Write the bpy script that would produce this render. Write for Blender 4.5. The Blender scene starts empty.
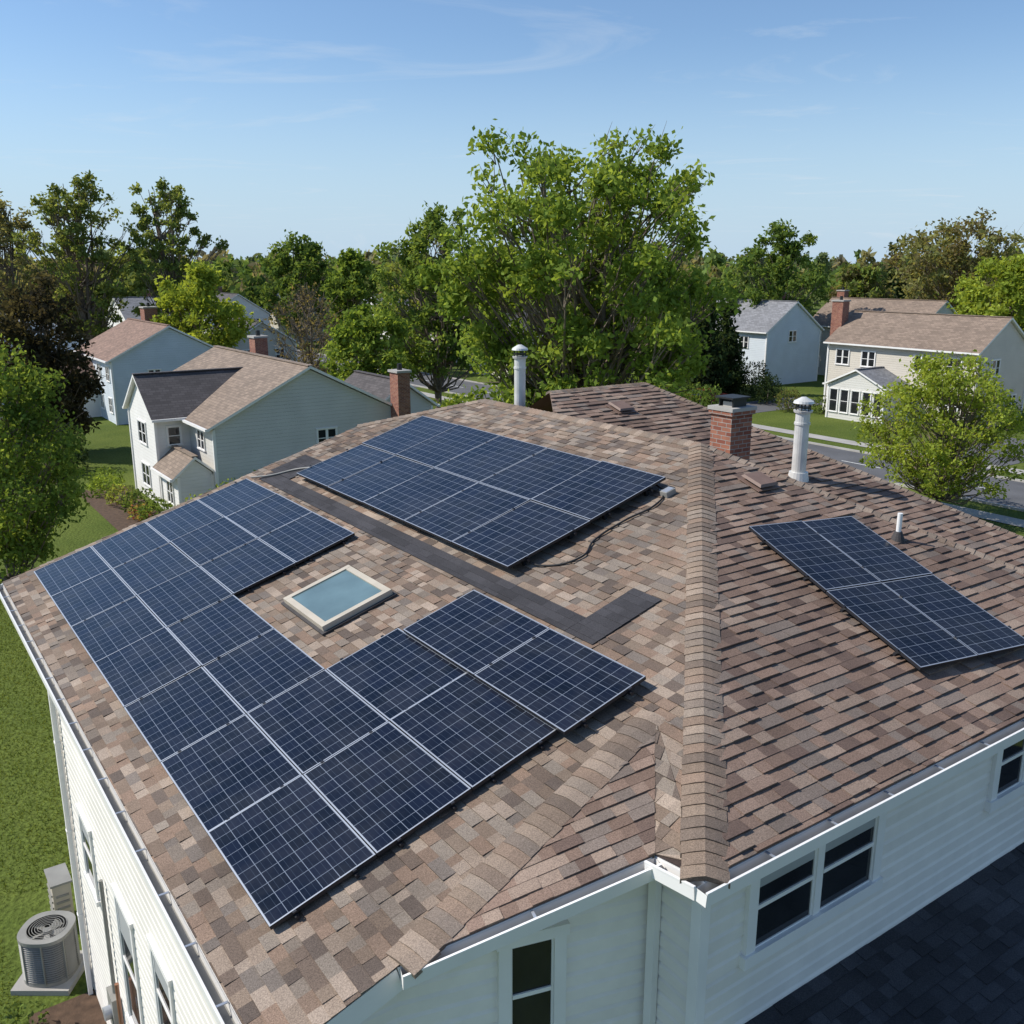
import bpy, math, random
import numpy as np
from mathutils import Vector, Matrix
random.seed(7)
sc=bpy.context.scene
V=Vector
H=12.2
E1=V((-0.572,0.8203,0)).normalized()
E2=V((0.8203,0.572,0)).normalized()
UP=V((0,0,1))
def W(a,b,z): return E1*a+E2*b+UP*z

# ------------------------------------------------------------ materials
def nt(name):
    m=bpy.data.materials.new(name); m.use_nodes=True
    t=m.node_tree; b=t.nodes['Principled BSDF']
    return m,t,b
def N(t,ty,**k):
    n=t.nodes.new(ty)
    for a,v in k.items(): setattr(n,a,v)
    return n
def simple(name,col,rough=0.7,var=0.15,scale=3.0,bump=0.0,bscale=60,metal=0.0,spec=0.4):
    m,t,b=nt(name)
    g=N(t,'ShaderNodeNewGeometry')
    n=N(t,'ShaderNodeTexNoise'); n.inputs['Scale'].default_value=scale; n.inputs['Detail'].default_value=6
    t.links.new(g.outputs['Position'],n.inputs['Vector'])
    r=N(t,'ShaderNodeMapRange'); r.inputs[1].default_value=0.25;r.inputs[2].default_value=0.75
    r.inputs[3].default_value=1-var;r.inputs[4].default_value=1+var
    t.links.new(n.outputs['Fac'],r.inputs[0])
    mx=N(t,'ShaderNodeVectorMath',operation='SCALE'); mx.inputs[0].default_value=col
    t.links.new(r.outputs[0],mx.inputs['Scale']); t.links.new(mx.outputs[0],b.inputs['Base Color'])
    b.inputs['Roughness'].default_value=rough; b.inputs['Metallic'].default_value=metal
    b.inputs['Specular IOR Level'].default_value=spec
    if bump>0:
        n2=N(t,'ShaderNodeTexNoise'); n2.inputs['Scale'].default_value=bscale; n2.inputs['Detail'].default_value=4
        t.links.new(g.outputs['Position'],n2.inputs['Vector'])
        bp=N(t,'ShaderNodeBump'); bp.inputs['Strength'].default_value=bump; bp.inputs['Distance'].default_value=0.02
        t.links.new(n2.outputs['Fac'],bp.inputs['Height']); t.links.new(bp.outputs[0],b.inputs['Normal'])
    return m
def attr_mat(name,rough=0.9,gran=0.35,gscale=90,patch=0.12,bump=0.5):
    m,t,b=nt(name)
    at=N(t,'ShaderNodeAttribute',attribute_name='tab')
    g=N(t,'ShaderNodeNewGeometry')
    n=N(t,'ShaderNodeTexNoise'); n.inputs['Scale'].default_value=gscale; n.inputs['Detail'].default_value=3
    n3=N(t,'ShaderNodeTexNoise'); n3.inputs['Scale'].default_value=0.7; n3.inputs['Detail'].default_value=5
    t.links.new(g.outputs['Position'],n.inputs['Vector']); t.links.new(g.outputs['Position'],n3.inputs['Vector'])
    r=N(t,'ShaderNodeMapRange'); r.inputs[1].default_value=.3;r.inputs[2].default_value=.7;r.inputs[3].default_value=1-gran;r.inputs[4].default_value=1+gran
    r3=N(t,'ShaderNodeMapRange'); r3.inputs[1].default_value=.3;r3.inputs[2].default_value=.7;r3.inputs[3].default_value=1-patch;r3.inputs[4].default_value=1+patch
    t.links.new(n.outputs['Fac'],r.inputs[0]); t.links.new(n3.outputs['Fac'],r3.inputs[0])
    mu=N(t,'ShaderNodeMath',operation='MULTIPLY'); t.links.new(r.outputs[0],mu.inputs[0]); t.links.new(r3.outputs[0],mu.inputs[1])
    s=N(t,'ShaderNodeVectorMath',operation='SCALE'); t.links.new(at.outputs['Color'],s.inputs[0]); t.links.new(mu.outputs[0],s.inputs['Scale'])
    t.links.new(s.outputs[0],b.inputs['Base Color']); b.inputs['Roughness'].default_value=rough
    b.inputs['Specular IOR Level'].default_value=0.25
    bp=N(t,'ShaderNodeBump'); bp.inputs['Strength'].default_value=bump; bp.inputs['Distance'].default_value=0.01
    t.links.new(n.outputs['Fac'],bp.inputs['Height']); t.links.new(bp.outputs[0],b.inputs['Normal'])
    return m
def leaf_mat():
    m,t,b=nt('foliage'); t.nodes.remove(b)
    out=t.nodes['Material Output']
    at=N(t,'ShaderNodeAttribute',attribute_name='tab')
    d=N(t,'ShaderNodeBsdfDiffuse'); tr=N(t,'ShaderNodeBsdfTranslucent')
    t.links.new(at.outputs['Color'],d.inputs['Color'])
    s=N(t,'ShaderNodeVectorMath',operation='MULTIPLY'); s.inputs[1].default_value=(1.7,1.5,0.8)
    t.links.new(at.outputs['Color'],s.inputs[0]); t.links.new(s.outputs[0],tr.inputs['Color'])
    mx=N(t,'ShaderNodeMixShader'); mx.inputs[0].default_value=0.45
    t.links.new(d.outputs[0],mx.inputs[1]); t.links.new(tr.outputs[0],mx.inputs[2])
    t.links.new(mx.outputs[0],out.inputs['Surface'])
    return m
def panel_mat():
    m,t,b=nt('solar_cells')
    uv=N(t,'ShaderNodeUVMap',uv_map='UVMap')
    fr=N(t,'ShaderNodeVectorMath',operation='FRACTION'); t.links.new(uv.outputs[0],fr.inputs[0])
    fl=N(t,'ShaderNodeVectorMath',operation='FLOOR'); t.links.new(uv.outputs[0],fl.inputs[0])
    sp=N(t,'ShaderNodeSeparateXYZ'); t.links.new(fr.outputs[0],sp.inputs[0])
    def dist(o):
        a=N(t,'ShaderNodeMath',operation='SUBTRACT'); t.links.new(o,a.inputs[0]); a.inputs[1].default_value=.5
        c=N(t,'ShaderNodeMath',operation='ABSOLUTE'); t.links.new(a.outputs[0],c.inputs[0]); return c
    dx=dist(sp.outputs[0]); dy=dist(sp.outputs[1])
    mxm=N(t,'ShaderNodeMath',operation='MAXIMUM'); t.links.new(dx.outputs[0],mxm.inputs[0]); t.links.new(dy.outputs[0],mxm.inputs[1])
    gap=N(t,'ShaderNodeMath',operation='GREATER_THAN'); t.links.new(mxm.outputs[0],gap.inputs[0]); gap.inputs[1].default_value=.482
    bb=N(t,'ShaderNodeMath',operation='SUBTRACT'); t.links.new(dy.outputs[0],bb.inputs[0]); bb.inputs[1].default_value=.2
    bb2=N(t,'ShaderNodeMath',operation='ABSOLUTE'); t.links.new(bb.outputs[0],bb2.inputs[0])
    bb3=N(t,'ShaderNodeMath',operation='LESS_THAN'); t.links.new(bb2.outputs[0],bb3.inputs[0]); bb3.inputs[1].default_value=.012
    wn=N(t,'ShaderNodeTexWhiteNoise'); wn.noise_dimensions='3D'; t.links.new(fl.outputs[0],wn.inputs['Vector'])
    c1=N(t,'ShaderNodeMix',data_type='RGBA'); c1.inputs[6].default_value=(.003,.005,.011,1); c1.inputs[7].default_value=(.008,.011,.024,1)
    t.links.new(wn.outputs['Value'],c1.inputs[0])
    c2=N(t,'ShaderNodeMix',data_type='RGBA'); c2.inputs[7].default_value=(.03,.04,.06,1)
    t.links.new(bb3.outputs[0],c2.inputs[0]); t.links.new(c1.outputs[2],c2.inputs[6])
    c3=N(t,'ShaderNodeMix',data_type='RGBA'); c3.inputs[7].default_value=(.19,.22,.27,1)
    t.links.new(gap.outputs[0],c3.inputs[0]); t.links.new(c2.outputs[2],c3.inputs[6])
    g=N(t,'ShaderNodeNewGeometry'); dn=N(t,'ShaderNodeTexNoise'); dn.inputs['Scale'].default_value=1.6; dn.inputs['Detail'].default_value=8; dn.inputs['Roughness'].default_value=.65
    t.links.new(g.outputs['Position'],dn.inputs['Vector'])
    df=N(t,'ShaderNodeMapRange'); df.inputs[1].default_value=.4; df.inputs[2].default_value=.8; df.inputs[3].default_value=0; df.inputs[4].default_value=.07
    t.links.new(dn.outputs['Fac'],df.inputs[0])
    c4=N(t,'ShaderNodeMix',data_type='RGBA'); c4.inputs[7].default_value=(.3,.29,.27,1); t.links.new(df.outputs[0],c4.inputs[0]); t.links.new(c3.outputs[2],c4.inputs[6])
    t.links.new(c4.outputs[2],b.inputs['Base Color'])
    rr=N(t,'ShaderNodeMapRange'); rr.inputs[1].default_value=.3; rr.inputs[2].default_value=.75; rr.inputs[3].default_value=.07; rr.inputs[4].default_value=.28
    t.links.new(dn.outputs['Fac'],rr.inputs[0]); t.links.new(rr.outputs[0],b.inputs['Roughness'])
    b.inputs['Specular IOR Level'].default_value=.3
    return m
def brick_mat(name='brick'):
    m,t,b=nt(name)
    uv=N(t,'ShaderNodeUVMap',uv_map='UVMap')
    br=N(t,'ShaderNodeTexBrick'); br.inputs['Scale'].default_value=1
    br.inputs['Color1'].default_value=(.22,.065,.04,1);br.inputs['Color2'].default_value=(.36,.15,.09,1);br.inputs['Mortar'].default_value=(.36,.31,.27,1)
    br.inputs['Brick Width'].default_value=.2;br.inputs['Row Height'].default_value=.072;br.inputs['Mortar Size'].default_value=.007
    t.links.new(uv.outputs[0],br.inputs['Vector'])
    g=N(t,'ShaderNodeNewGeometry'); n=N(t,'ShaderNodeTexNoise'); n.inputs['Scale'].default_value=6; n.inputs['Detail'].default_value=5; t.links.new(g.outputs['Position'],n.inputs['Vector'])
    r=N(t,'ShaderNodeMapRange'); r.inputs[3].default_value=.6; r.inputs[4].default_value=1.35; t.links.new(n.outputs['Fac'],r.inputs[0])
    s=N(t,'ShaderNodeVectorMath',operation='SCALE'); t.links.new(br.outputs['Color'],s.inputs[0]); t.links.new(r.outputs[0],s.inputs['Scale'])
    t.links.new(s.outputs[0],b.inputs['Base Color'])
    bp=N(t,'ShaderNodeBump',invert=True); bp.inputs['Distance'].default_value=.01; t.links.new(br.outputs['Fac'],bp.inputs['Height']); t.links.new(bp.outputs[0],b.inputs['Normal'])
    b.inputs['Roughness'].default_value=.9
    return m
def siding_mat(name,col,exp=.18):
    m,t,b=nt(name)
    g=N(t,'ShaderNodeNewGeometry'); sp=N(t,'ShaderNodeSeparateXYZ'); t.links.new(g.outputs['Position'],sp.inputs[0])
    d=N(t,'ShaderNodeMath',operation='DIVIDE'); d.inputs[1].default_value=exp; t.links.new(sp.outputs[2],d.inputs[0])
    f=N(t,'ShaderNodeMath',operation='FRACT'); t.links.new(d.outputs[0],f.inputs[0])
    i=N(t,'ShaderNodeMath',operation='SUBTRACT'); i.inputs[0].default_value=1; t.links.new(f.outputs[0],i.inputs[1])
    bp=N(t,'ShaderNodeBump'); bp.inputs['Distance'].default_value=.03; bp.inputs['Strength'].default_value=.8
    t.links.new(i.outputs[0],bp.inputs['Height']); t.links.new(bp.outputs[0],b.inputs['Normal'])
    n=N(t,'ShaderNodeTexNoise'); n.inputs['Scale'].default_value=.8; n.inputs['Detail'].default_value=6; t.links.new(g.outputs['Position'],n.inputs['Vector'])
    r=N(t,'ShaderNodeMapRange'); r.inputs[3].default_value=.85; r.inputs[4].default_value=1.12; t.links.new(n.outputs['Fac'],r.inputs[0])
    s=N(t,'ShaderNodeVectorMath',operation='SCALE'); s.inputs[0].default_value=col; t.links.new(r.outputs[0],s.inputs['Scale']); t.links.new(s.outputs[0],b.inputs['Base Color'])
    b.inputs['Roughness'].default_value=.55
    return m
def far_roof_mat(name,col):
    m,t,b=nt(name)
    uv=N(t,'ShaderNodeUVMap',uv_map='UVMap')
    br=N(t,'ShaderNodeTexBrick'); br.inputs['Scale'].default_value=1
    br.inputs['Color1'].default_value=(*[c*.78 for c in col],1);br.inputs['Color2'].default_value=(*[c*1.2 for c in col],1);br.inputs['Mortar'].default_value=(*[c*.6 for c in col],1)
    br.inputs['Brick Width'].default_value=.35;br.inputs['Row Height'].default_value=.18;br.inputs['Mortar Size'].default_value=.012
    t.links.new(uv.outputs[0],br.inputs['Vector'])
    g=N(t,'ShaderNodeNewGeometry'); n=N(t,'ShaderNodeTexNoise'); n.inputs['Scale'].default_value=.6; n.inputs['Detail'].default_value=6; t.links.new(g.outputs['Position'],n.inputs['Vector'])
    r=N(t,'ShaderNodeMapRange'); r.inputs[3].default_value=.75; r.inputs[4].default_value=1.2; t.links.new(n.outputs['Fac'],r.inputs[0])
    s=N(t,'ShaderNodeVectorMath',operation='SCALE'); t.links.new(br.outputs['Color'],s.inputs[0]); t.links.new(r.outputs[0],s.inputs['Scale'])
    t.links.new(s.outputs[0],b.inputs['Base Color']); b.inputs['Roughness'].default_value=.9
    return m
def grass_mat():
    m,t,b=nt('grass')
    g=N(t,'ShaderNodeNewGeometry')
    n=N(t,'ShaderNodeTexNoise'); n.inputs['Scale'].default_value=.12; n.inputs['Detail'].default_value=9; n.inputs['Roughness'].default_value=.65
    n2=N(t,'ShaderNodeTexNoise'); n2.inputs['Scale'].default_value=9; n2.inputs['Detail'].default_value=5
    for q in (n,n2): t.links.new(g.outputs['Position'],q.inputs['Vector'])
    cr=N(t,'ShaderNodeValToRGB'); cr.color_ramp.elements[0].position=.3; cr.color_ramp.elements[0].color=(.065,.10,.018,1)
    cr.color_ramp.elements[1].position=.7; cr.color_ramp.elements[1].color=(.14,.17,.035,1)
    t.links.new(n.outputs['Fac'],cr.inputs[0])
    r=N(t,'ShaderNodeMapRange'); r.inputs[1].default_value=.3;r.inputs[2].default_value=.7;r.inputs[3].default_value=.65; r.inputs[4].default_value=1.3; t.links.new(n2.outputs['Fac'],r.inputs[0])
    s=N(t,'ShaderNodeVectorMath',operation='SCALE'); t.links.new(cr.outputs[0],s.inputs[0]); t.links.new(r.outputs[0],s.inputs['Scale'])
    t.links.new(s.outputs[0],b.inputs['Base Color']); b.inputs['Roughness'].default_value=.95; b.inputs['Specular IOR Level'].default_value=.1
    bp=N(t,'ShaderNodeBump'); bp.inputs['Distance'].default_value=.08; t.links.new(n2.outputs['Fac'],bp.inputs['Height']); t.links.new(bp.outputs[0],b.inputs['Normal'])
    return m
M={}
M['shingle']=attr_mat('asphalt_shingle',patch=.2)
M['leaf']=leaf_mat()
M['bark']=simple('bark',(.19,.15,.115),.95,.35,4,.6,20)
M['cells']=panel_mat()
M['alu']=simple('aluminium_frame',(.5,.52,.55),.4,.05,2,metal=.6)
M['blackframe']=simple('black_frame',(.02,.02,.024),.4,.1)
M['white']=simple('white_trim',(.82,.8,.77),.45,.06,2)
M['whitewall']=attr_mat('white_lap_siding',.5,.03,6,.07,.1)
M['glass']=simple('window_glass',(.018,.02,.023),.05,.4,1.5,spec=.45)
M['curtain']=simple('blind',(.35,.36,.36),.8,.1)
M['brick']=brick_mat()
M['membrane']=simple('dark_membrane',(.055,.05,.05),.75,.3,5,.3,40)
M['metalvent']=simple('vent_metal',(.66,.65,.62),.45,.15,6,metal=.2)
M['brownvent']=simple('vent_brown',(.2,.13,.10),.6,.15,5)
M['grass']=grass_mat()
M['asphalt']=simple('asphalt',(.11,.11,.115),.9,.2,.5,.3,30)
M['concrete']=simple('concrete',(.38,.36,.33),.9,.15,1,.2,20)
M['paint']=simple('road_paint',(.7,.7,.66),.7,.1)
M['acgrey']=simple('unit_grey',(.27,.26,.235),.5,.15)
M['dark']=simple('dark_plastic',(.02,.02,.02),.5,.1)
M['copper']=simple('copper_pipe',(.3,.14,.08),.4,.2)
M['skyglass']=simple('skylight_glass',(.13,.2,.21),.05,.25,1.5,spec=.8)
M['tanframe']=simple('tan_frame',(.5,.44,.35),.5,.1)
M['mulch']=simple('mulch',(.09,.055,.035),.95,.4,6,.5,20)

# ------------------------------------------------------------ builder
class B:
    def __init__(s): s.v=[];s.f=[];s.m=[];s.c=[];s.uv=[];s.mats=[]
    def mi(s,m):
        if m not in s.mats: s.mats.append(m)
        return s.mats.index(m)
    def face(s,pts,m,col=(1,1,1),uv=None):
        i=len(s.v); s.v+= [tuple(p) for p in pts]; s.f.append(list(range(i,i+len(pts)))); s.m.append(s.mi(m)); s.c.append(col)
        if uv is None:
            p=[V(q) for q in pts]; n=V((0,0,0))
            for k in range(len(p)):
                n+=(p[k]-p[0]).cross(p[(k+1)%len(p)]-p[0])
            if n.length>1e-9: n.normalize()
            u=UP.cross(n)
            if u.length<1e-3: u=V((1,0,0))
            u.normalize(); w=n.cross(u)
            uv=[(q.dot(u),q.dot(w)) for q in p]
        s.uv.append(uv)
    def box(s,c,ax,ay,az,m,col=(1,1,1)):
        c=V(c); P={}
        for i in(-1,1):
            for j in(-1,1):
                for k in(-1,1): P[i,j,k]=c+ax*i+ay*j+az*k
        for q in [[(-1,-1,-1),(-1,1,-1),(1,1,-1),(1,-1,-1)],[(-1,-1,1),(1,-1,1),(1,1,1),(-1,1,1)],
                  [(-1,-1,-1),(1,-1,-1),(1,-1,1),(-1,-1,1)],[(-1,1,-1),(-1,1,1),(1,1,1),(1,1,-1)],
                  [(-1,-1,-1),(-1,-1,1),(-1,1,1),(-1,1,-1)],[(1,-1,-1),(1,1,-1),(1,1,1),(1,-1,1)]]:
            s.face([P[x] for x in q],m,col)
    def beam(s,p0,p1,w,h,m,up=UP,col=(1,1,1)):
        p0=V(p0);p1=V(p1); d=(p1-p0); L=d.length; d.normalize(); side=d.cross(up).normalized(); u=side.cross(d)
        s.box((p0+p1)/2,d*L/2,side*w/2,u*h/2,m,col)
    def cyl(s,p0,p1,r0,r1,m,seg=16,cap=True):
        p0=V(p0);p1=V(p1); d=(p1-p0).normalized(); a=d.orthogonal().normalized(); b=d.cross(a)
        R0=[p0+(a*math.cos(2*math.pi*i/seg)+b*math.sin(2*math.pi*i/seg))*r0 for i in range(seg)]
        R1=[p1+(a*math.cos(2*math.pi*i/seg)+b*math.sin(2*math.pi*i/seg))*r1 for i in range(seg)]
        for i in range(seg):
            j=(i+1)%seg; s.face([R0[i],R0[j],R1[j],R1[i]],m)
        if cap: s.face(R1,m); s.face(R0[::-1],m)
    def obj(s,name,parent=None):
        me=bpy.data.meshes.new(name); me.from_pydata(s.v,[],s.f)
        for m in s.mats: me.materials.append(M[m])
        me.polygons.foreach_set('material_index',s.m)
        ca=me.color_attributes.new('tab','FLOAT_COLOR','CORNER')
        arr=[]; uvs=[]
        for f,c,u in zip(s.f,s.c,s.uv):
            arr+=[c[0],c[1],c[2],1.0]*len(f)
            for q in u: uvs+=[q[0],q[1]]
        ca.data.foreach_set('color',arr)
        ul=me.uv_layers.new(name='UVMap'); ul.data.foreach_set('uv',uvs)
        o=bpy.data.objects.new(name,me); sc.collection.objects.link(o)
        if parent: o.parent=parent
        return o
def empty(name,loc=(0,0,0)):
    e=bpy.data.objects.new(name,None); sc.collection.objects.link(e); return e

def interval(poly,v):
    xs=[]
    n=len(poly)
    for i in range(n):
        (x0,y0),(x1,y1)=poly[i],poly[(i+1)%n]
        if (y0-v)*(y1-v)<=0 and abs(y1-y0)>1e-9:
            xs.append(x0+(x1-x0)*(v-y0)/(y1-y0))
    if len(xs)<2: return None
    return min(xs),max(xs)
def courses(bd,poly,uax,org,exp,tw,th,mat,colf,rng,nflip=None,off=0.0,back=True,lap=False):
    poly=[V(p) for p in poly]
    n=(poly[1]-poly[0]).cross(poly[2]-poly[0]).normalized()
    if nflip is not None:
        if n.dot(nflip)<0: n=-n
    elif n.z<0: n=-n
    u=(uax-n*uax.dot(n)).normalized(); v=n.cross(u)
    if v.z<0: u=-u; v=-v
    org=V(org)
    P2=[((p-org).dot(u),(p-org).dot(v)) for p in poly]
    base=(poly[0]-org).dot(n)+off
    def P(x,y,o): return org+u*x+v*y+n*(base+o)
    vmin=min(p[1] for p in P2); vmax=max(p[1] for p in P2)
    i0=math.floor(vmin/exp); i1=math.ceil(vmax/exp)
    for i in range(i0,i1):
        v0=max(i*exp,vmin+1e-4); v1=min((i+1)*exp,vmax-1e-4)
        if v1-v0<.004: continue
        A=interval(P2,v0); C=interval(P2,v1)
        if not A or not C: continue
        lo=min(A[0],C[0]); hi=max(A[1],C[1])
        x=lo-rng.random()*tw
        while x<hi:
            w=tw*rng.uniform(.55,1.45); x2=x+w
            t=rng.choice(th)
            b0=min(max(x,A[0]),A[1]); b1=min(max(x2,A[0]),A[1])
            t0=min(max(x,C[0]),C[1]); t1=min(max(x2,C[0]),C[1])
            x=x2
            if (b1-b0)+(t1-t0)<.004: continue
            col=colf(rng)
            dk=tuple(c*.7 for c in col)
            if lap:
                f=.66; vm=v0+(v1-v0)*f; m0=b0+(t0-b0)*f; m1=b1+(t1-b1)*f
                bd.face([P(b0,v0,t),P(b1,v0,t),P(m1,vm,t*.9),P(m0,vm,t*.9)],mat,col)
                bd.face([P(m0,vm,t*.9),P(m1,vm,t*.9),P(t1,v1,0),P(t0,v1,0)],mat,col)
                bd.face([P(b0,v0,-.002),P(b1,v0,-.002),P(b1,v0,t),P(b0,v0,t)],mat,col)
                continue
            bd.face([P(b0,v0,t),P(b1,v0,t),P(t1,v1,t*.35),P(t0,v1,t*.35)],mat,col)
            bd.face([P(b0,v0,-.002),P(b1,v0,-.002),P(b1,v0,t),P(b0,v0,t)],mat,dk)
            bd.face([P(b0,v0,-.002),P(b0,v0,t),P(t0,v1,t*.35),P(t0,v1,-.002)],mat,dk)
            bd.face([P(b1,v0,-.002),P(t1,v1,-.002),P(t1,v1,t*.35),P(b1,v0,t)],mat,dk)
    if back: bd.face([p-n*.004 for p in poly],mat,(.05,.035,.03))
PAL=[(.225,.168,.125),(.19,.138,.102),(.275,.21,.16),(.15,.11,.085),(.205,.165,.132),(.32,.25,.195),(.12,.092,.075),(.24,.165,.12),(.25,.205,.165),(.17,.14,.118),(.215,.15,.11)]
def shcol(r):
    c=r.choice(PAL); k=r.uniform(.9,1.1); return tuple(x*k for x in c)
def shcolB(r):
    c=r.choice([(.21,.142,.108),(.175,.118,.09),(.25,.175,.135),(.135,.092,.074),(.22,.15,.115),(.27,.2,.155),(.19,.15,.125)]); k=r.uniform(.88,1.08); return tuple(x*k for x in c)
def caps(bd,p0,p1,nl,nr,width,rng,step=.13,k0=1.0):
    p0=V(p0);p1=V(p1); d=(p1-p0); L=d.length; d.normalize()
    mid=(nl+nr).normalized()
    sl=nl.cross(d)
    if sl.dot(nr)>0: sl=-sl
    sr=nr.cross(d)
    if sr.dot(nl)>0: sr=-sr
    sl.normalize(); sr.normalize()
    def prof(base,lift,j):
        return [base+sl*(width+j)+nl*(.014+lift*.5),base+sl*width*.4+nl*(.026+lift),base+mid*(.03+lift),base+sr*width*.4+nr*(.026+lift),base+sr*(width+j)+nr*(.014+lift*.5)]
    n=max(1,int(L/step))
    for i in range(n):
        col=shcol(rng); g=.35; m_=(.24,.18,.135); col=tuple((c*(1-g)+m*g)*1.06*k0 for c,m in zip(col,m_))
        j=rng.uniform(-.008,.008)
        A=prof(p0+d*L*i/n,.013+j*.3,j); C=prof(p0+d*L*((i+1)/n),.002,j)
        Z=[q-mid*.05 for q in A]
        for k in range(4):
            bd.face([A[k],A[k+1],C[k+1],C[k]],'shingle',col)
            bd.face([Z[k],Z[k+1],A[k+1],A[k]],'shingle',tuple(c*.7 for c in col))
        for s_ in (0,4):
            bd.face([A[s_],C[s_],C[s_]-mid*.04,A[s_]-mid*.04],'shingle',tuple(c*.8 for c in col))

# ------------------------------------------------------------ main house
def zA(b): return 6.1257+.303*b
def zB(a): return 6.2775+.303*a
def zE(a): return 5.07+.303*a
nA=(UP-E2*.303).normalized(); nB=(UP-E1*.303).normalized()
nD=(UP+E2*.695).normalized()
vA=(E2+UP*.303).normalized(); vB=(E1+UP*.303).normalized()
K=W(10.44,10.94,9.44); Q=W(4.365,4.866,7.6); T=W(6.14,5.99,zA(5.99)); P=W(4.922,4.87,7.508); R=W(5.56,2.825,zA(2.825))
EC=W(5.54,1.725,zA(1.725)); FE=W(18.6,1.725,zA(1.725)); FT=W(18.6,8.9,zA(8.9)); RE=W(16.7,10.94,9.44); BC=W(4.365,13.59,7.6)
house=empty('suburban_house')
rg=random.Random(3)
roof=B()
Ao=W(0,0,zA(0))
aHip=lambda b:4.365+(b-4.866)
bT=5.99
HT=W(aHip(bT),bT,zA(bT))
FEt=W(18.6,bT,zA(bT))
TH=[.006,.009,.015,.02]
EXP=.13; TW=.19
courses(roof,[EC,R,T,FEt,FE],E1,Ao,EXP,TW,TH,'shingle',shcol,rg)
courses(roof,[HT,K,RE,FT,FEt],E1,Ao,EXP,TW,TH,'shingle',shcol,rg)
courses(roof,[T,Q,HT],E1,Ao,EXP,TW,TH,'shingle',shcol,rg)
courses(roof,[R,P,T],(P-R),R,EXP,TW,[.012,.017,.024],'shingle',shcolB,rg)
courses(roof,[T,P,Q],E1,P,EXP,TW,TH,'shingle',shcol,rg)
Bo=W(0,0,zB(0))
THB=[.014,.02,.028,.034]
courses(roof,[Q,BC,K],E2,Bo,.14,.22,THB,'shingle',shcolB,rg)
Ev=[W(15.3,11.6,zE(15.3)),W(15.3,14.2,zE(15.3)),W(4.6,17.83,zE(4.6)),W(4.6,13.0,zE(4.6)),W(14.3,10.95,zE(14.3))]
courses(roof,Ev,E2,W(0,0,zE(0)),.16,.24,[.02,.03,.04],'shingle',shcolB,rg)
for poly in ([K,BC,W(16.7,13.59,7.6),RE],[RE,FT,W(18.6,12.5,8.4),W(16.7,13.59,7.6)],
             [Ev[1],Ev[2],W(4.6,19.5,5.6),W(15.3,16.5,7.6)],[Ev[0],Ev[1],W(15.3,16.5,7.6),W(18.6,16.5,8.2),W(18.6,12.5,8.4)]):
    roof.face(poly,'shingle',(.2,.14,.11))
nC=(T-R).cross(P-R).normalized(); nC=nC if nC.z>0 else -nC
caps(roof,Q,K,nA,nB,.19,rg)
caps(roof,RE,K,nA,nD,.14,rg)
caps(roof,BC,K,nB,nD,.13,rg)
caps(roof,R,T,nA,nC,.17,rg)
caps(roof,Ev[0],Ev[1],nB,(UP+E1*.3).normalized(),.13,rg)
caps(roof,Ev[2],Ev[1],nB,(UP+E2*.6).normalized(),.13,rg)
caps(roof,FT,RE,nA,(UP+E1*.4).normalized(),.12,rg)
roof.obj('roof',house)
shade_band=B()  # dark shingle courses: shaded band below the top array, put into the colour
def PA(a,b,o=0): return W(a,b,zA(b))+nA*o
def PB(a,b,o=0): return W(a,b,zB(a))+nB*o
def shade_col(r): k=r.uniform(.8,1.2); return (.048*k,.046*k,.05*k)
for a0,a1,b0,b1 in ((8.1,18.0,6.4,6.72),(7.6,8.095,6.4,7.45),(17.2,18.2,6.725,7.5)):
    courses(shade_band,[PA(a0,b0),PA(a1,b0),PA(a1,b1),PA(a0,b1)],E1,Ao,EXP,.3,[.004,.006],'shingle',shade_col,rg,off=.022,back=False)
shade_band.obj('painted_shade_band',house)
wb=B()
def wcol(r): k=r.uniform(.97,1.03); return (.82*k,.775*k,.71*k)
wr=random.Random(5)
def wall(pts,nrm): 
    d=(pts[1]-pts[0]); d.z=0
    courses(wb,pts,d,V((0,0,0)),.15,4.0,[.028],'whitewall',wcol,wr,nflip=nrm,lap=True)
wA0,wA1=5.8,15.6
wall([W(wA0,1.98,0),W(wA1,1.98,0),W(wA1,1.98,6.66),W(wA0,1.98,6.66)],-E2)
wall([W(wA0,1.98,0),W(wA0,2.9,0),W(wA0,2.9,6.9),W(wA0,1.98,6.64)],-E1)
wc=W(5.19,5.12,0); w1=W(wA0,2.9,0)
wall([w1,wc,wc+UP*7.4,w1+UP*6.9],-E1)
wq=W(4.62,5.12,0)
wall([wc,wq,wq+UP*7.56,wc+UP*7.48],-E2)
wall([wq,W(4.62,13.3,0),W(4.62,13.3,7.6),wq+UP*7.6],-E1)
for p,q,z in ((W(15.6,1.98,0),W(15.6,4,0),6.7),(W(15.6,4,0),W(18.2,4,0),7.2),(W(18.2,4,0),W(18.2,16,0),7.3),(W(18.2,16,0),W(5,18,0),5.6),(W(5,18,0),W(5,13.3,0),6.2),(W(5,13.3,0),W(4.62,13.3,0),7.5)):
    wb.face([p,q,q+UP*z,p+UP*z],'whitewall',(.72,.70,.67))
wb.obj('walls',house)
tr=B()
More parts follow.
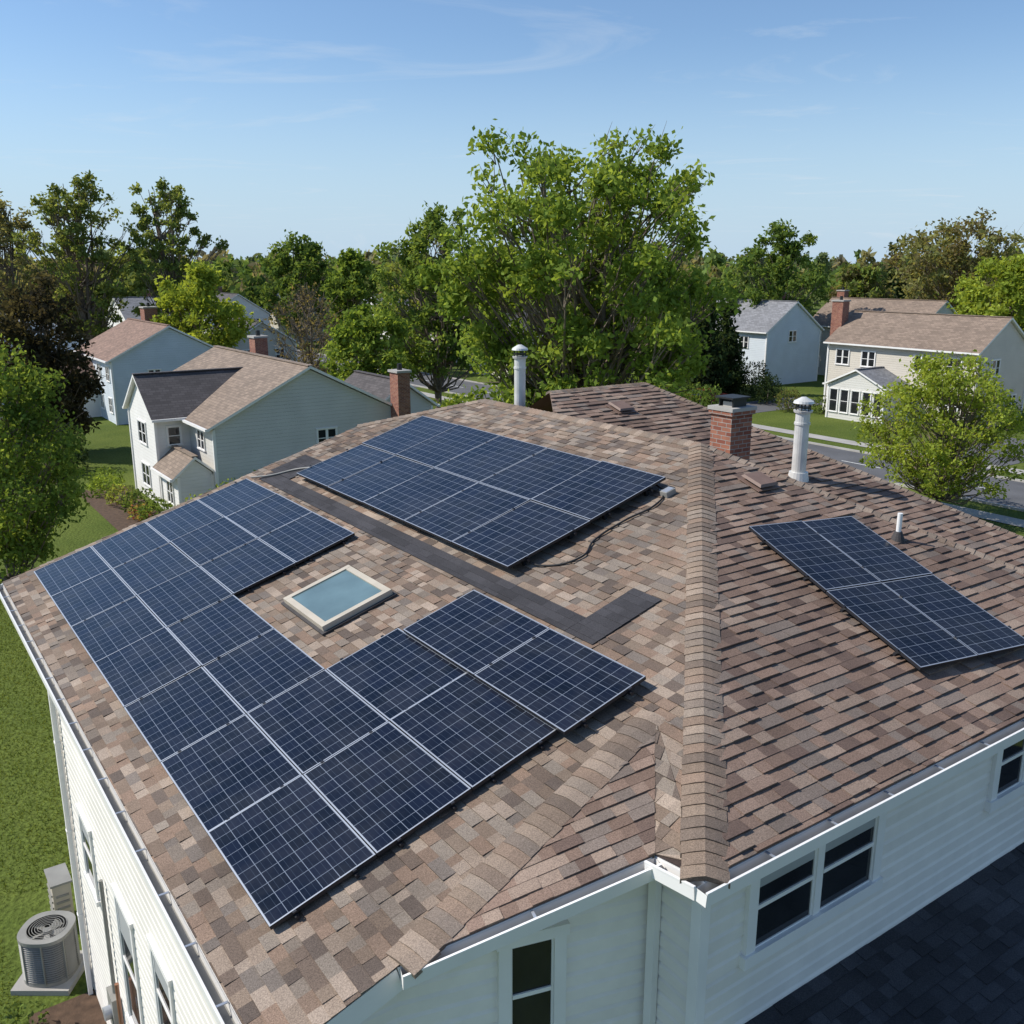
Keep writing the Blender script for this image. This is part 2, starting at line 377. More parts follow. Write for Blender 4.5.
def gutter(p0,p1,out):
    p0=V(p0);p1=V(p1)
    tr.face([p0+out*.12+UP*.0,p1+out*.12,p1+out*.11-UP*.12,p0+out*.11-UP*.12],'white')
    tr.face([p0+out*.11-UP*.12,p1+out*.11-UP*.12,p1-UP*.12,p0-UP*.12],'white')
    tr.face([p0+UP*-.01,p1+UP*-.01,p1-UP*.12,p0-UP*.12],'white')
    tr.face([p0+out*.10,p1+out*.10,p1+out*.095-UP*.1,p0+out*.095-UP*.1],'acgrey')
    tr.face([p0+out*.095-UP*.1,p1+out*.095-UP*.1,p1+out*.003-UP*.1,p0+out*.003-UP*.1],'acgrey')
    tr.beam(p0+out*.112+UP*.004,p1+out*.112+UP*.004,.022,.012,'white')
    for p in (p0,p1): tr.face([p+UP*-.005,p+out*.118-UP*.005,p+out*.108-UP*.118,p-UP*.118],'white')
    L=(p1-p0).length; k=int(L/.8); d=(p1-p0).normalized()
    for i in range(1,k): tr.box(p0+d*(L*i/k)+out*.055-UP*.004,d*.012,out*.055,UP*.004,'alu')
def fascia(p0,p1,inn,h=.2):
    tr.beam(V(p0)+inn*.02-UP*(.02+h/2),V(p1)+inn*.02-UP*(.02+h/2),.03,h,'white')
dn=UP*-.02
fascia(Q,BC,E1); gutter(Q+dn-E2*.1,BC+dn,-E1)
fascia(P,Q,E2); gutter(P+dn,Q+dn,-E2)
oRP=(P-R).cross(UP).normalized()
fascia(R,P,-oRP); gutter(R+dn,P+dn,oRP)
fascia(EC,R,E1,.22); fascia(FE,FT,-E1,.2)
fascia(EC,FE,E2,.18); gutter(EC+dn,FE+dn,-E2)
def soffit(p,q,inn,d,zdrop=.2): tr.face([p-UP*zdrop,q-UP*zdrop,q-UP*zdrop+inn*d,p-UP*zdrop+inn*d],'white')
soffit(Q,BC,E1,.4,.215); soffit(EC,FE,E2,.35,.19); soffit(P,Q,E2,.3,.21)
tr.face([R-UP*.2,P-UP*.2,wc+UP*7.25,w1+UP*6.75],'white')
for p,z in ((wq,7.4),(W(wA0,1.98,0),6.45),(W(wA1,1.98,0),6.45)):
    tr.box(p+UP*z/2,E1*.055,E2*.055,UP*z/2,'white')
for p,z in ((wc-E1*.1-E2*.07,7.2),(W(15.45,1.88,0),6.4)):
    tr.box(p+UP*(z/2),E1*.045,E2*.035,UP*z/2,'white')
    for k in range(1,4): tr.box(p+UP*(z*k/4),E1*.055,E2*.042,UP*.02,'white')
tr.obj('trim_and_gutters',house)
wn=B()
def window(bd,c,t,n,w,h,panes=1,rail=True,frame=.07,fm='white',curt=0.0,dep=.035):
    c=V(c)
    bd.box(c+n*.03,t*(w/2),n*.004,UP*(h/2),'glass')
    if curt>0: bd.box(c+n*.037+UP*(h/2-curt*h/2-.03),t*(w/2-.05),n*.002,UP*(curt*h/2-.03),'curtain')
    for s in(-1,1):
        bd.box(c+t*s*(w/2)+n*dep,t*frame/2,n*dep,UP*(h/2-frame/2-.001),fm)
    bd.box(c+UP*(h/2)+n*(dep+.003),t*(w/2+frame/2+.02),n*(dep+.01),UP*frame/2,fm)
    bd.box(c-UP*(h/2)+n*(dep+.006),t*(w/2+frame/2+.03),n*(dep+.016),UP*frame/2,fm)
    for i in range(1,panes):
        x=-w/2+w*i/panes; bd.box(c+t*x+n*(dep-.004),t*.045,n*(dep-.004),UP*(h/2-frame/2-.002),fm)
    pw=w/panes
    for i in range(panes):
        cx=c+t*(-w/2+pw*(i+.5))
        for s in(-1,1):
            bd.box(cx+t*s*(pw/2-.055)+n*.034,t*.018,n*.012,UP*(h/2-frame/2-.003),fm)
            bd.box(cx+UP*s*(h/2-.055)+n*.033,t*(pw/2-.075),n*.012,UP*.02,fm)
        if rail: bd.box(cx+n*.036,t*(pw/2-.075),n*.014,UP*.02,fm)
window(wn,W(4.62,6.6,6.82),E2,-E1,1.8,.95,2,True,.12,curt=.3)
window(wn,W(4.62,10.25,6.93),E2,-E1,1.3,.9,2,True,.12)
dC=(wc-w1).normalized(); nCw=dC.cross(UP).normalized()
window(wn,w1+dC*1.16+UP*6.21,dC,nCw,.5,1.15,1,True,.11,curt=0)
for a,z,w,h in ((14.1,3.5,.8,1.2),(11.75,3.0,.9,2.1),(9.8,3.9,.8,1.3),(7.6,3.9,.8,1.3)):
    window(wn,W(a,1.98,z),E1,-E2,w,h,1,True,.08,curt=.3,dep=.03)
wn.obj('windows',house)
sk=B()
sa0,sa1,sb0,sb1=10.95,12.2,4.66,5.6
c=(PA((sa0+sa1)/2,(sb0+sb1)/2)); hl=(sa1-sa0)/2; hw=(sb1-sb0)/2*1.045
sk.box(c+nA*.035,E1*(hl+.09),vA*(hw+.09),nA*.01,'membrane')
for s in(-1,1):
    sk.box(c+E1*s*hl+nA*.06,E1*.045,vA*(hw+.045),nA*.06,'tanframe')
    sk.box(c+vA*s*hw+nA*.06,E1*(hl-.046),vA*.045,nA*.058,'tanframe')
sk.box(c+nA*.095,E1*(hl-.047),vA*(hw-.047),nA*.008,'skyglass')
sk.obj('skylight',house)
pr=B()
def dcol(r): k=r.uniform(.7,1.3); return (.05*k,.05*k,.055*k)
pz=5.62
pp=[W(4.6,5.55,pz),W(4.6,13.5,pz),W(0.2,13.5,pz-1.0),W(0.2,5.55,pz-1.0)]
courses(pr,pp,E2,pp[0],EXP,TW,TH,'shingle',dcol,rg)
for x,y in ((.5,5.8),(.5,9.5),(.5,13.2)):
    pr.box(W(x,y,2.25),E1*.08,E2*.08,UP*2.25,'white')
pr.beam(W(.3,5.55,pz-1.12),W(.3,13.5,pz-1.12),.06,.2,'white')
pr.beam(W(.3,5.57,pz-1.12),W(4.6,5.57,pz-.12),.04,.18,'white')
pr.obj('porch_roof',house)

# ------------------------------------------------------------ solar
def panel(bd,o,u,v,n,w,h,cu,cv,seed):
    g=.006; o=o+u*g+v*g; w-=2*g; h-=2*g; fr=.015
    P0=lambda x,y,z: o+u*x+v*y+n*z
    bd.face([P0(fr,fr,-.004),P0(w-fr,fr,-.004),P0(w-fr,h-fr,-.004),P0(fr,h-fr,-.004)],'cells',
            uv=[(seed*20+.0,seed*7),(seed*20+cu,seed*7),(seed*20+cu,seed*7+cv),(seed*20,seed*7+cv)])
    for x0,x1,y0,y1 in ((0,w,0,fr),(0,w,h-fr,h),(0,fr,fr,h-fr),(w-fr,w,fr,h-fr)):
        bd.face([P0(x0,y0,0),P0(x1,y0,0),P0(x1,y1,0),P0(x0,y1,0)],'alu')
    for a,b2 in (((0,0),(w,0)),((w,0),(w,h)),((w,h),(0,h)),((0,h),(0,0))):
        bd.face([P0(*a,0),P0(*b2,0),P0(*b2,-.04),P0(*a,-.04)],'blackframe')
    bd.face([P0(0,0,-.038),P0(w,0,-.038),P0(w,h,-.038),P0(0,h,-.038)],'blackframe')
ps=[0]
def array(name,origin,u,v,n,pw,ph,cells,off,cu=10,cv=6):
    bd=B()
    js={}
    for (i,j) in cells:
        ps[0]+=1
        jz=random.uniform(-.002,.002)
        rm=Matrix.Rotation(random.gauss(0,.004),3,u)@Matrix.Rotation(random.gauss(0,.004),3,v)
        panel(bd,origin+u*(i*pw)+v*(j*ph)+n*(off+jz),rm@u,rm@v,rm@n,pw,ph,cu,cv,ps[0]); js.setdefault(j,[]).append(i)
    for j,L in js.items():
        L=sorted(L); runs=[[L[0],L[0]+1]]
        for i in L[1:]:
            if i==runs[-1][1]: runs[-1][1]=i+1
            else: runs.append([i,i+1])
        for i0,i1 in runs:
            for f in(.22,.78):
                a=origin+u*(i0*pw-.035)+v*((j+f)*ph)+n*(off-.063); b=origin+u*(i1*pw+.035)+v*((j+f)*ph)+n*(off-.063)
                bd.beam(a,b,.035,.035,'blackframe',up=n)
                for k in range(i1-i0+1):
                    q=origin+u*((i0+k)*pw)+v*((j+f)*ph)
                    s=-.014 if k==0 else (.014 if k==i1-i0 else 0)
                    bd.box(q+u*s+n*(off-.003),u*.013,v*.018,n*.008,'blackframe')
                    s2=.12 if k==0 else (-.12 if k==i1-i0 else 0)
                    bd.box(q+u*s2+n*((off-.08)/2),u*.025,v*.02,n*((off-.08)/2),'blackframe')
    return bd.obj(name)
L=[(i,j) for i in range(7) for j in (0,1)]+[(i,j) for i in (4,5,6) for j in (2,3)]+[(0,2),(1,2)]
array('solar_panel_array',PA(6.66,2.22),E1,vA,nA,1.64,1.045,L,.1)
array('solar_panel_array',PA(6.5,5.19),E1,vA,nA,1.62,1.1,[(0,0),(1,0)],.16)
array('solar_panel_array',PA(9.78,6.8),E1,vA,nA,1.43,1.47,[(i,j) for i in range(5) for j in range(2)],.18,8,8)
rot=Matrix.Rotation(math.radians(-8),3,nB)
uB=rot@E2; vB2=rot@vB
array('solar_panel_array',PB(5.27,9.03),uB,vB2,nB,.94,1.51,[(i,j) for i in range(2) for j in range(2)],.13,6,9)
def cable(name,pts,r,mat):
    cu=bpy.data.curves.new(name,'CURVE'); cu.dimensions='3D'; cu.bevel_depth=r; cu.bevel_resolution=2
    s=cu.splines.new('BEZIER'); s.bezier_points.add(len(pts)-1)
    for p,q in zip(s.bezier_points,pts):
        p.co=q; p.handle_left_type=p.handle_right_type='AUTO'
    o=bpy.data.objects.new(name,cu); sc.collection.objects.link(o); cu.materials.append(M[mat]); return o
cable('solar_cable',[PA(9.9,9.5,.1),PA(9.7,9.45,.04),PA(9.5,9.1,.035),PA(9.55,8.6,.035),PA(9.5,8.0,.035),PA(9.3,7.6,.035),PA(9.6,7.2,.035),PA(9.85,7.1,.1)],.014,'dark')
cable('solar_cable',[PA(17.0,7.2,.1),PA(17.5,7.0,.05),PA(17.8,6.6,.05),PA(18.1,6.3,.08)],.018,'acgrey')
jb=B(); q=PA(9.6,9.45,.05); jb.box(q,E1*.07,vA*.09,nA*.04,'acgrey'); jb.box(q+nA*.042,E1*.055,vA*.075,nA*.004,'alu'); jb.cyl(q+E1*.07,q+E1*.18,.015,.015,'alu',10); jb.obj('junction_box')

# ------------------------------------------------------------ chimney & vents
ch=B()
cc=W(10.92,12.15,0)
ch.box(cc+UP*((7.5+9.78)/2),E1*.23,E2*.25,UP*1.14,'brick')
ch.box(cc+UP*9.815,E1*.265,E2*.285,UP*.035,'brick')
ch.box(cc+UP*9.88,E1*.28,E2*.3,UP*.03,'concrete')
for s in(-1,1):
    ch.box(cc+UP*9.98+E1*s*.15,E1*.012,E2*.16,UP*.07,'dark')
ch.box(cc+UP*9.95,E1*.1,E2*.12,UP*.04,'concrete')
ch.box(cc+UP*10.06,E1*.2,E2*.22,UP*.014,'dark')
ch.box(cc+UP*8.83,E1*.26,E2*.28,UP*.1,'membrane')
ch.obj('brick_chimney')
def flue(name,p,zt,r):
    bd=B(); base=V(p)
    top=V((base.x,base.y,zt))
    bd.cyl(base-UP*.3,base+UP*.12,r*1.9,r*1.3,'metalvent',20)
    bd.cyl(base,top-UP*.28,r,r,'metalvent',20)
    bd.cyl(top-UP*.5,top-UP*.46,r*1.12,r*1.12,'metalvent',20)
    bd.cyl(top-UP*.28,top-UP*.24,r*1.25,r*1.35,'metalvent',20)
    for i in range(6):
        a=i*math.pi/3; bd.cyl(top+V((math.cos(a),math.sin(a),0))*r*1.0-UP*.25,top+V((math.cos(a),math.sin(a),0))*r-UP*.1,.012,.012,'dark',6)
    bd.cyl(top-UP*.2,top-UP*.18,r*1.0,r*1.0,'dark',20)
    bd.cyl(top-UP*.11,top-UP*.07,r*1.45,r*1.35,'metalvent',20)
    bd.cyl(top-UP*.07,top,r*1.3,r*.35,'metalvent',20)
    return bd.obj(name)
flue('flue_vent_pipe',W(16.33,11.59,8.9),10.6,.12)
flue('flue_vent_pipe',W(10.99,14.11,zE(10.99)),9.9,.13)
def boxvent(p,u,v,n,name='roof_vent'):
    bd=B(); q=V(p)
    bd.box(q+n*.04,u*.24,v*.22,n*.006,'brownvent')
    bd.box(q+n*.07,u*.14,v*.14,n*.03,'dark')
    t=[q+u*.17*i+v*.17*j+n*(.12) for i,j in((-1,-1),(1,-1),(1,1),(-1,1))]
    s=[q+u*.2*i+v*.2*j+n*(.085) for i,j in((-1,-1),(1,-1),(1,1),(-1,1))]
    bd.face(t,'brownvent')
    for i in range(4): bd.face([s[i],s[(i+1)%4],t[(i+1)%4],t[i]],'brownvent')
    bd.face(s,'brownvent')
    return bd.obj(name)
boxvent(PB(9.14,10.83),E2,vB,nB)
boxvent(W(14.26,12.6,zE(14.26)),E2,vB,nB)
pv=B(); q=PB(7.32,11.65,.03); pv.cyl(q-UP*.05,q+UP*.1,.11,.05,'membrane',14); pv.cyl(q,q+UP*.36,.035,.035,'white',14); pv.obj('plumbing_vent_pipe')

# ------------------------------------------------------------ AC & side equipment
ac=B(); p=V((-8.15,14.2,0))
ac.box(p+UP*.05,V((.5,0,0)),V((0,.5,0)),UP*.05,'concrete')
def rsq(cen,z,r,e=2.6,seg=40):
    out=[]
    for i in range(seg):
        a=2*math.pi*i/seg; c_,s_=math.cos(a),math.sin(a); k=(abs(c_)**e+abs(s_)**e)**(-1/e)
        out.append(cen+V((c_*k*r,s_*k*r,z)))
    return out
def ring(bd,A,Bq,m):
    for i in range(len(A)): bd.face([A[i],A[(i+1)%len(A)],Bq[(i+1)%len(A)],Bq[i]],m)
ring(ac,rsq(p,.1,.43),rsq(p,.18,.43),'acgrey')
ac.face(rsq(p,.6,.40),'dark'); ring(ac,rsq(p,.15,.40),rsq(p,.95,.40),'dark')
for k in range(17):
    zz=.19+k*.043; ring(ac,rsq(p,zz,.435),rsq(p,zz+.016,.41),'acgrey')
for i in range(8):
    a=i*math.pi/4+.2; c_,s_=math.cos(a),math.sin(a); k=(abs(c_)**2.6+abs(s_)**2.6)**(-1/2.6)*.43
    ac.box(p+V((c_*k,s_*k,.55)),V((.012,0,0)),V((0,.012,0)),UP*.41,'acgrey')
ring(ac,rsq(p,.92,.44),rsq(p,.99,.44),'acgrey')
Rr=[p+V((math.cos(a)*.33,math.sin(a)*.33,.99)) for a in [2*math.pi*i/40 for i in range(40)]]
ring(ac,rsq(p,.99,.44),Rr,'acgrey'); ring(ac,Rr,[q-UP*.2 for q in Rr],'dark')
ac.face([q-UP*.2 for q in Rr],'dark')
for k in range(7):
    r=.05+k*.045; A=[p+V((math.cos(2*math.pi*i/30)*r,math.sin(2*math.pi*i/30)*r,1.0)) for i in range(30)]
    Bq=[p+V((math.cos(2*math.pi*i/30)*(r+.01),math.sin(2*math.pi*i/30)*(r+.01),1.0)) for i in range(30)]; ring(ac,A,Bq,'acgrey')
for i in range(5):
    a=i*2*math.pi/5; d=V((math.cos(a),math.sin(a),0)); e=V((-d.y,d.x,0)); ac.face([p+d*.05+e*.03+UP*.9,p+d*.3+e*.1+UP*.92,p+d*.3-e*.08+UP*.86,p+d*.05-e*.03+UP*.88],'acgrey')
ac.cyl(p+UP*.86,p+UP*.94,.07,.07,'acgrey',16)
ac.obj('air_conditioner_unit')
ut=B(); q=V((-8.6,15.6,0))
ut.box(q+UP*.5,E1*.3,E2*.16,UP*.5,'tanframe'); ut.box(q+UP*1.02,E1*.33,E2*.19,UP*.02,'acgrey')
for k in range(5): ut.box(q+UP*(.25+k*.13)-E2*.17,E1*.23,E2*.012,UP*.02,'acgrey')
for k in range(5): ut.box(q+UP*(.25+k*.13)-E1*.31,E2*.11,E1*.012,UP*.02,'acgrey')
ut.obj('utility_cabinet')
mt=B(); q=W(13.0,1.9,1.5)
mt.box(q,E1*.18,E2*.08,UP*.3,'acgrey'); mt.cyl(q-E2*.08,q-E2*.18,.1,.1,'alu',18); mt.cyl(q+UP*.3,q+UP*2.2,.03,.03,'acgrey',10); mt.cyl(q-UP*1.5,q-UP*.3,.03,.03,'acgrey',10)
mt.cyl(W(12.4,1.85,0),W(12.4,1.85,2.4),.03,.03,'copper',10)
mt.obj('electric_meter')

# ------------------------------------------------------------ ground, street
def sheet(name,pts,z,m):
    bd=B(); bd.face([V((p.x,p.y,z)) for p in pts],m); return bd.obj(name)
sheet('ground',[V((-3000,-500,0)),V((3000,-500,0)),V((3000,5000,0)),V((-3000,5000,0))],0,'grass')
st=B()
def ab(bd,a0,a1,b0,b1,z,m): bd.face([W(a0,b0,z),W(a1,b0,z),W(a1,b1,z),W(a0,b1,z)],m)
ab(st,-60,400,48.5,55,.012,'asphalt')
for k in range(60): ab(st,-50+k*7,-47+k*7,51.7,51.82,.018,'paint')
for b in (48.4,55.1): st.box(W(170,b,.06),E1*230,E2*.1,UP*.06,'concrete')
ab(st,86,92.5,-120,48.3,.012,'asphalt')
st.obj('road')
sw=B(); ab(sw,-60,85,57,58.4,.03,'concrete'); ab(sw,-60,85,45.2,46.6,.03,'concrete')
sw.obj('pavement')
dw=B(); ab(dw,30,35.5,55.3,69,.02,'asphalt'); ab(dw,54,59,55.3,74,.02,'asphalt'); ab(dw,62,66,28,48,.02,'asphalt')
dw.obj('driveway')
pth=B(); ab(pth,41,45.5,9,13.8,.03,'concrete'); pth.obj('path')
mb=B(); ab(mb,45.6,56,9.4,12,.015,'mulch'); ab(mb,5.8,15.5,.9,1.95,.015,'mulch'); mb.obj('flower_bed')

# ------------------------------------------------------------ neighbour houses
for nme,col in (('roof_brown',(.24,.178,.135)),('roof_tan',(.25,.188,.142)),('roof_red',(.25,.16,.12)),('roof_grey',(.22,.22,.23)),('roof_dark',(.09,.08,.08))):
    M[nme]=far_roof_mat(nme,col)
for nme,col in (('sid_white',(.76,.74,.7)),('sid_blue',(.58,.63,.67)),('sid_grey',(.6,.585,.54)),('sid_beige',(.56,.51,.43)),('sid_tan',(.6,.55,.47))):
    M[nme]=siding_mat(nme,col)
def gable(wbd,rbd,a0,a1,b0,b1,ze,zr,wm,rm,axis='a',over=.35,z0=0):
    def X(s,t,z): return W(s,t,z) if axis=='a' else W(t,s,z)
    if axis=='b': a0,a1,b0,b1=b0,b1,a0,a1
    bm=(b0+b1)/2
    wbd.face([X(a0,b0,z0),X(a1,b0,z0),X(a1,b0,ze),X(a0,b0,ze)],wm); wbd.face([X(a0,b1,z0),X(a1,b1,z0),X(a1,b1,ze),X(a0,b1,ze)],wm)
    for a in(a0,a1): wbd.face([X(a,b0,z0),X(a,b1,z0),X(a,b1,ze),X(a,bm,zr),X(a,b0,ze)],wm)
    s=(zr-ze)/(bm-b0); A0,A1=a0-over*.7,a1+over*.7
    for sg,bo in((-1,b0-over),(1,b1+over)):
        zo=ze-s*over+.05; zt=zr+.05
        lo=[X(A0,bo,zo),X(A1,bo,zo),X(A1,bm,zt),X(A0,bm,zt)]; up=[q+UP*.14 for q in lo]
        rbd.face(up,rm); rbd.face(lo,'white')
        rbd.face([lo[0],lo[1],up[1],up[0]],'white'); rbd.face([lo[1],lo[2],up[2],up[1]],'white'); rbd.face([lo[3],lo[0],up[0],up[3]],'white')
        rbd.beam(X(A0,bo+sg*.06,zo+.08),X(A1,bo+sg*.06,zo+.08),.12,.12,'white')
    p,q_=X(A0,bm,zr+.2),X(A1,bm,zr+.2); rbd.beam(p,q_,.3,.05,rm)
    for (ca,cb) in ((a0,b0),(a0,b1),(a1,b0),(a1,b1)):
        wbd.box(X(ca,cb,(z0+ze)/2-.05),E1*.07,E2*.07,UP*((ze-z0)/2-.05),'white')
def fin(name,*parts):
    e=empty(name)
    for n_,b_ in parts:
        if b_.f: b_.obj(n_,e)
    return e
def chim(bd,a,b,z0,z1,w=.45):
    bd.box(W(a,b,(z0+z1)/2),E1*w,E2*w*.8,UP*(z1-z0)/2,'brick'); bd.box(W(a,b,z1+.06),E1*(w+.08),E2*(w*.8+.08),UP*.06,'concrete'); bd.cyl(W(a,b,z1+.1),W(a,b,z1+.45),.14,.12,'dark',10)
w_,r_,n_=B(),B(),B()
gable(w_,r_,45.6,60,14.1,24.3,4.55,7.1,'sid_grey','roof_tan')
gable(w_,r_,49.6,54.8,12.4,18,4.7,6.5,'sid_white','roof_dark','b')
gable(w_,r_,46.2,49.3,12.4,14.05,2.3,3.0,'sid_white','roof_tan')
gable(w_,r_,48.5,54.5,24.35,28,4.3,5.6,'sid_grey','roof_dark')
window(n_,W(47.6,14.1,3.7),E1,-E2,1.1,1.0,2)
window(n_,W(52.2,12.4,3.6),E1,-E2,1.5,1.2,2); window(n_,W(52.2,12.4,1.3),E1,-E2,1.5,1.2,2); window(n_,W(49.6,13.3,3.7),E2,-E1,.7,1.0,1)
window(n_,W(45.6,20.0,3.5),E2,-E1,1.1,1.0,2); window(n_,W(45.6,17,1.4),E2,-E1,1.1,1.2,2); window(n_,W(45.6,22.5,1.4),E2,-E1,1.1,1.2,2)
window(n_,W(47.7,12.4,1.2),E1,-E2,1,1.2,2)
chim(w_,45.05,24.1,0,6.7,.45); chim(w_,57.5,21,5,7.9,.5)
fin('suburban_house',('walls',w_),('roof',r_),('windows',n_))
w_,r_,n_=B(),B(),B()
gable(w_,r_,78.6,91,16.8,26,5.0,7.4,'sid_blue','roof_red')
gable(w_,r_,84,89,12.5,16.8,3.2,5.0,'sid_white','roof_red','b')
for a in (80,83): window(n_,W(a,16.8,3.9),E1,-E2,1.1,1.2,2); window(n_,W(a,16.8,1.4),E1,-E2,1.1,1.2,2)
window(n_,W(78.6,20,3.6),E2,-E1,1,1.2,2); window(n_,W(78.6,23.5,3.6),E2,-E1,1,1.2,2)
chim(w_,88,22.4,5,8.6,.7)
fin('suburban_house',('walls',w_),('roof',r_),('windows',n_))
w_,r_,n_=B(),B(),B()
gable(w_,r_,38.6,52,69.5,76.8,5.9,8.2,'sid_beige','roof_brown')
gable(w_,r_,44,49.2,66.2,69.45,2.8,4.0,'sid_grey','roof_grey','b')
for a in (40.5,43.2,48,50.5): window(n_,W(a,69.5,4.7),E1,-E2,1.3,1.3,2)
for a in (40.5,51): window(n_,W(a,69.5,1.7),E1,-E2,1.5,1.5,2)
for k in range(5): window(n_,W(44.5+k*1.03,66.2,1.5),E1,-E2,.8,1.9,1)
window(n_,W(38.6,72,4.6),E2,-E1,1.1,1.3,2); window(n_,W(38.6,75,1.7),E2,-E1,1.1,1.3,2)
chim(w_,52.6,71.5,0,9.2,.55)
fin('suburban_house',('walls',w_),('roof',r_),('windows',n_))
w_,r_,n_=B(),B(),B()
gable(w_,r_,66,78,78,86.5,5.6,8.4,'sid_blue','roof_grey')
window(n_,W(66,82,5),E2,-E1,1.2,1.2,2); window(n_,W(69,78,4.4),E1,-E2,1.2,1.2,2); window(n_,W(73,78,4.4),E1,-E2,1.2,1.2,2)
chim(w_,72,86.8,0,9.2,.5)
fin('suburban_house',('walls',w_),('roof',r_),('windows',n_))
hr=random.Random(11)
for (a,b,ln,wd,ze,zr,wm,rm) in ((58,92,14,9,5.6,8.4,'sid_tan','roof_brown'),(128,30,12,9,5,8,'sid_white','roof_grey'),(140,44,12,9,5.2,8,'sid_white','roof_dark'),(150,60,12,9,5.2,8.2,'sid_beige','roof_grey'),
        (105,64,12,8,5,7.6,'sid_grey','roof_brown'),(84,60,11,8,4.8,7.2,'sid_tan','roof_dark'),(108,36,11,8,3.4,5.8,'sid_beige','roof_dark'),(96,10,12,9,5,7.8,'sid_blue','roof_grey'),(126,66,12,8,5.2,7.8,'sid_white','roof_grey'),(20,78,11,8,5.2,7.8,'sid_white','roof_grey')):
    w_,r_,n_=B(),B(),B()
    gable(w_,r_,a,a+ln,b,b+wd,ze,zr,wm,rm,hr.choice('aab'))
    for k in range(4):
        for z in (1.5,ze-1.2):
            window(n_,W(a+1.5+k*(ln-3)/3,b,z),E1,-E2,1.1,1.2,2)
    for k in range(2):
        for z in (1.5,ze-1.2): window(n_,W(a,b+2+k*(wd-4),z),E2,-E1,1.1,1.2,2)
    chim(w_,a+ln-.4,b+wd*.5+1,0,zr+.9,.5)
    fin('suburban_house',('walls',w_),('roof',r_),('windows',n_))

# ------------------------------------------------------------ cars
def car(name,a,b,col,ang=0):
    nm='paint_'+name+str(len(bpy.data.materials)); M[nm]=simple(nm,col,.25,.03,spec=.6)
    bd=B(); o=W(a,b,0); x=(E1*math.cos(ang)+E2*math.sin(ang)); y=UP.cross(x)
    prof=[(-2.2,.35),(-2.25,.75),(-1.9,.95),(-1.35,1.0),(-.75,1.42),(.7,1.45),(1.45,1.02),(2.1,.95),(2.25,.7),(2.2,.35)]
    def pt(i,s,inset=0): 
        px,pz=prof[i]; wdt=.88 if pz<1.1 else .70
        return o+x*px+y*(s*(wdt-inset))+UP*pz
    for i in range(len(prof)-1):
        m=nm
        if i in (3,5): m='glass'
        bd.face([pt(i,-1),pt(i+1,-1),pt(i+1,1),pt(i,1)],m)
    for s in(-1,1):
        bd.face([pt(i,s) for i in (0,1,2,3,6,7,8,9)],nm)
        bd.face([pt(i,s) for i in (3,4,5,6)],'glass')
        c0=o+x*-.05+y*(s*.8)+UP*1.2; bd.box(c0,x*.04,y*.06,UP*.22,nm)
        for wx in(-1.4,1.4):
            c_=o+x*wx+y*(s*.8)+UP*.33; bd.cyl(c_-y*s*.1,c_+y*s*.1,.33,.33,'dark',18); bd.cyl(c_+y*s*.1,c_+y*s*.12,.2,.18,'alu',12)
        bd.box(o+x*2.2+y*s*.6+UP*.72,x*.06,y*.18,UP*.07,'paint'); 
    return bd.obj(name)
car('parked_car',71.5,7.6,(.4,.45,.52)); car('parked_car',78,7.2,(.05,.06,.08)); car('parked_car',98,49.6,(.7,.7,.7)); car('parked_car',60,63,(.15,.02,.02),1.57)

# ------------------------------------------------------------ vegetation
def np_mesh(name,verts,quads,cols,mi,mats):
    me=bpy.data.meshes.new(name); nv,nf=len(verts),len(quads)
    me.vertices.add(nv); me.vertices.foreach_set('co',np.asarray(verts,np.float32).ravel())
    me.loops.add(nf*4); me.loops.foreach_set('vertex_index',np.asarray(quads,np.int32).ravel())
    me.polygons.add(nf); me.polygons.foreach_set('loop_start',np.arange(0,nf*4,4,dtype=np.int32))
    me.polygons.foreach_set('material_index',np.asarray(mi,np.int32))
    for m in mats: me.materials.append(M[m])
    me.update(calc_edges=True)
    ca=me.color_attributes.new('tab','FLOAT_COLOR','CORNER')
    c4=np.ones((nf,4),np.float32); c4[:,:3]=cols; ca.data.foreach_set('color',np.repeat(c4,4,axis=0).ravel())
    o=bpy.data.objects.new(name,me); sc.collection.objects.link(o); return o
def leaf_quads(C,size,rng,flat=.0):
    n=len(C); d=rng.normal(size=(n,3)); d/=np.linalg.norm(d,axis=1)[:,None]
    e=rng.normal(size=(n,3)); e[:,2]*=(1-flat); e=np.cross(d,e); e/=np.linalg.norm(e,axis=1)[:,None]
    s=(size*rng.uniform(.6,1.3,n))[:,None]
    v=np.stack([C+d*s,C+e*s*.55,C-d*s,C-e*s*.55],1).reshape(-1,3)
    return v,np.arange(n*4).reshape(n,4)
def sweep(pts,rad,seg=6):
    pts=np.asarray(pts,float); n=len(pts); vs=[];fs=[]
    for i in range(n):
        d=pts[min(i+1,n-1)]-pts[max(i-1,0)]; d/=np.linalg.norm(d)+1e-9
        a=np.cross(d,[.3,.9,.2]); a/=np.linalg.norm(a)+1e-9; b=np.cross(d,a)
        for k in range(seg):
            t=2*math.pi*k/seg; vs.append(pts[i]+(a*math.cos(t)+b*math.sin(t))*rad[i])
    for i in range(n-1):
        for k in range(seg):
            k2=(k+1)%seg; fs.append([i*seg+k,i*seg+k2,(i+1)*seg+k2,(i+1)*seg+k])
    return np.array(vs),np.array(fs)
LB=1.5
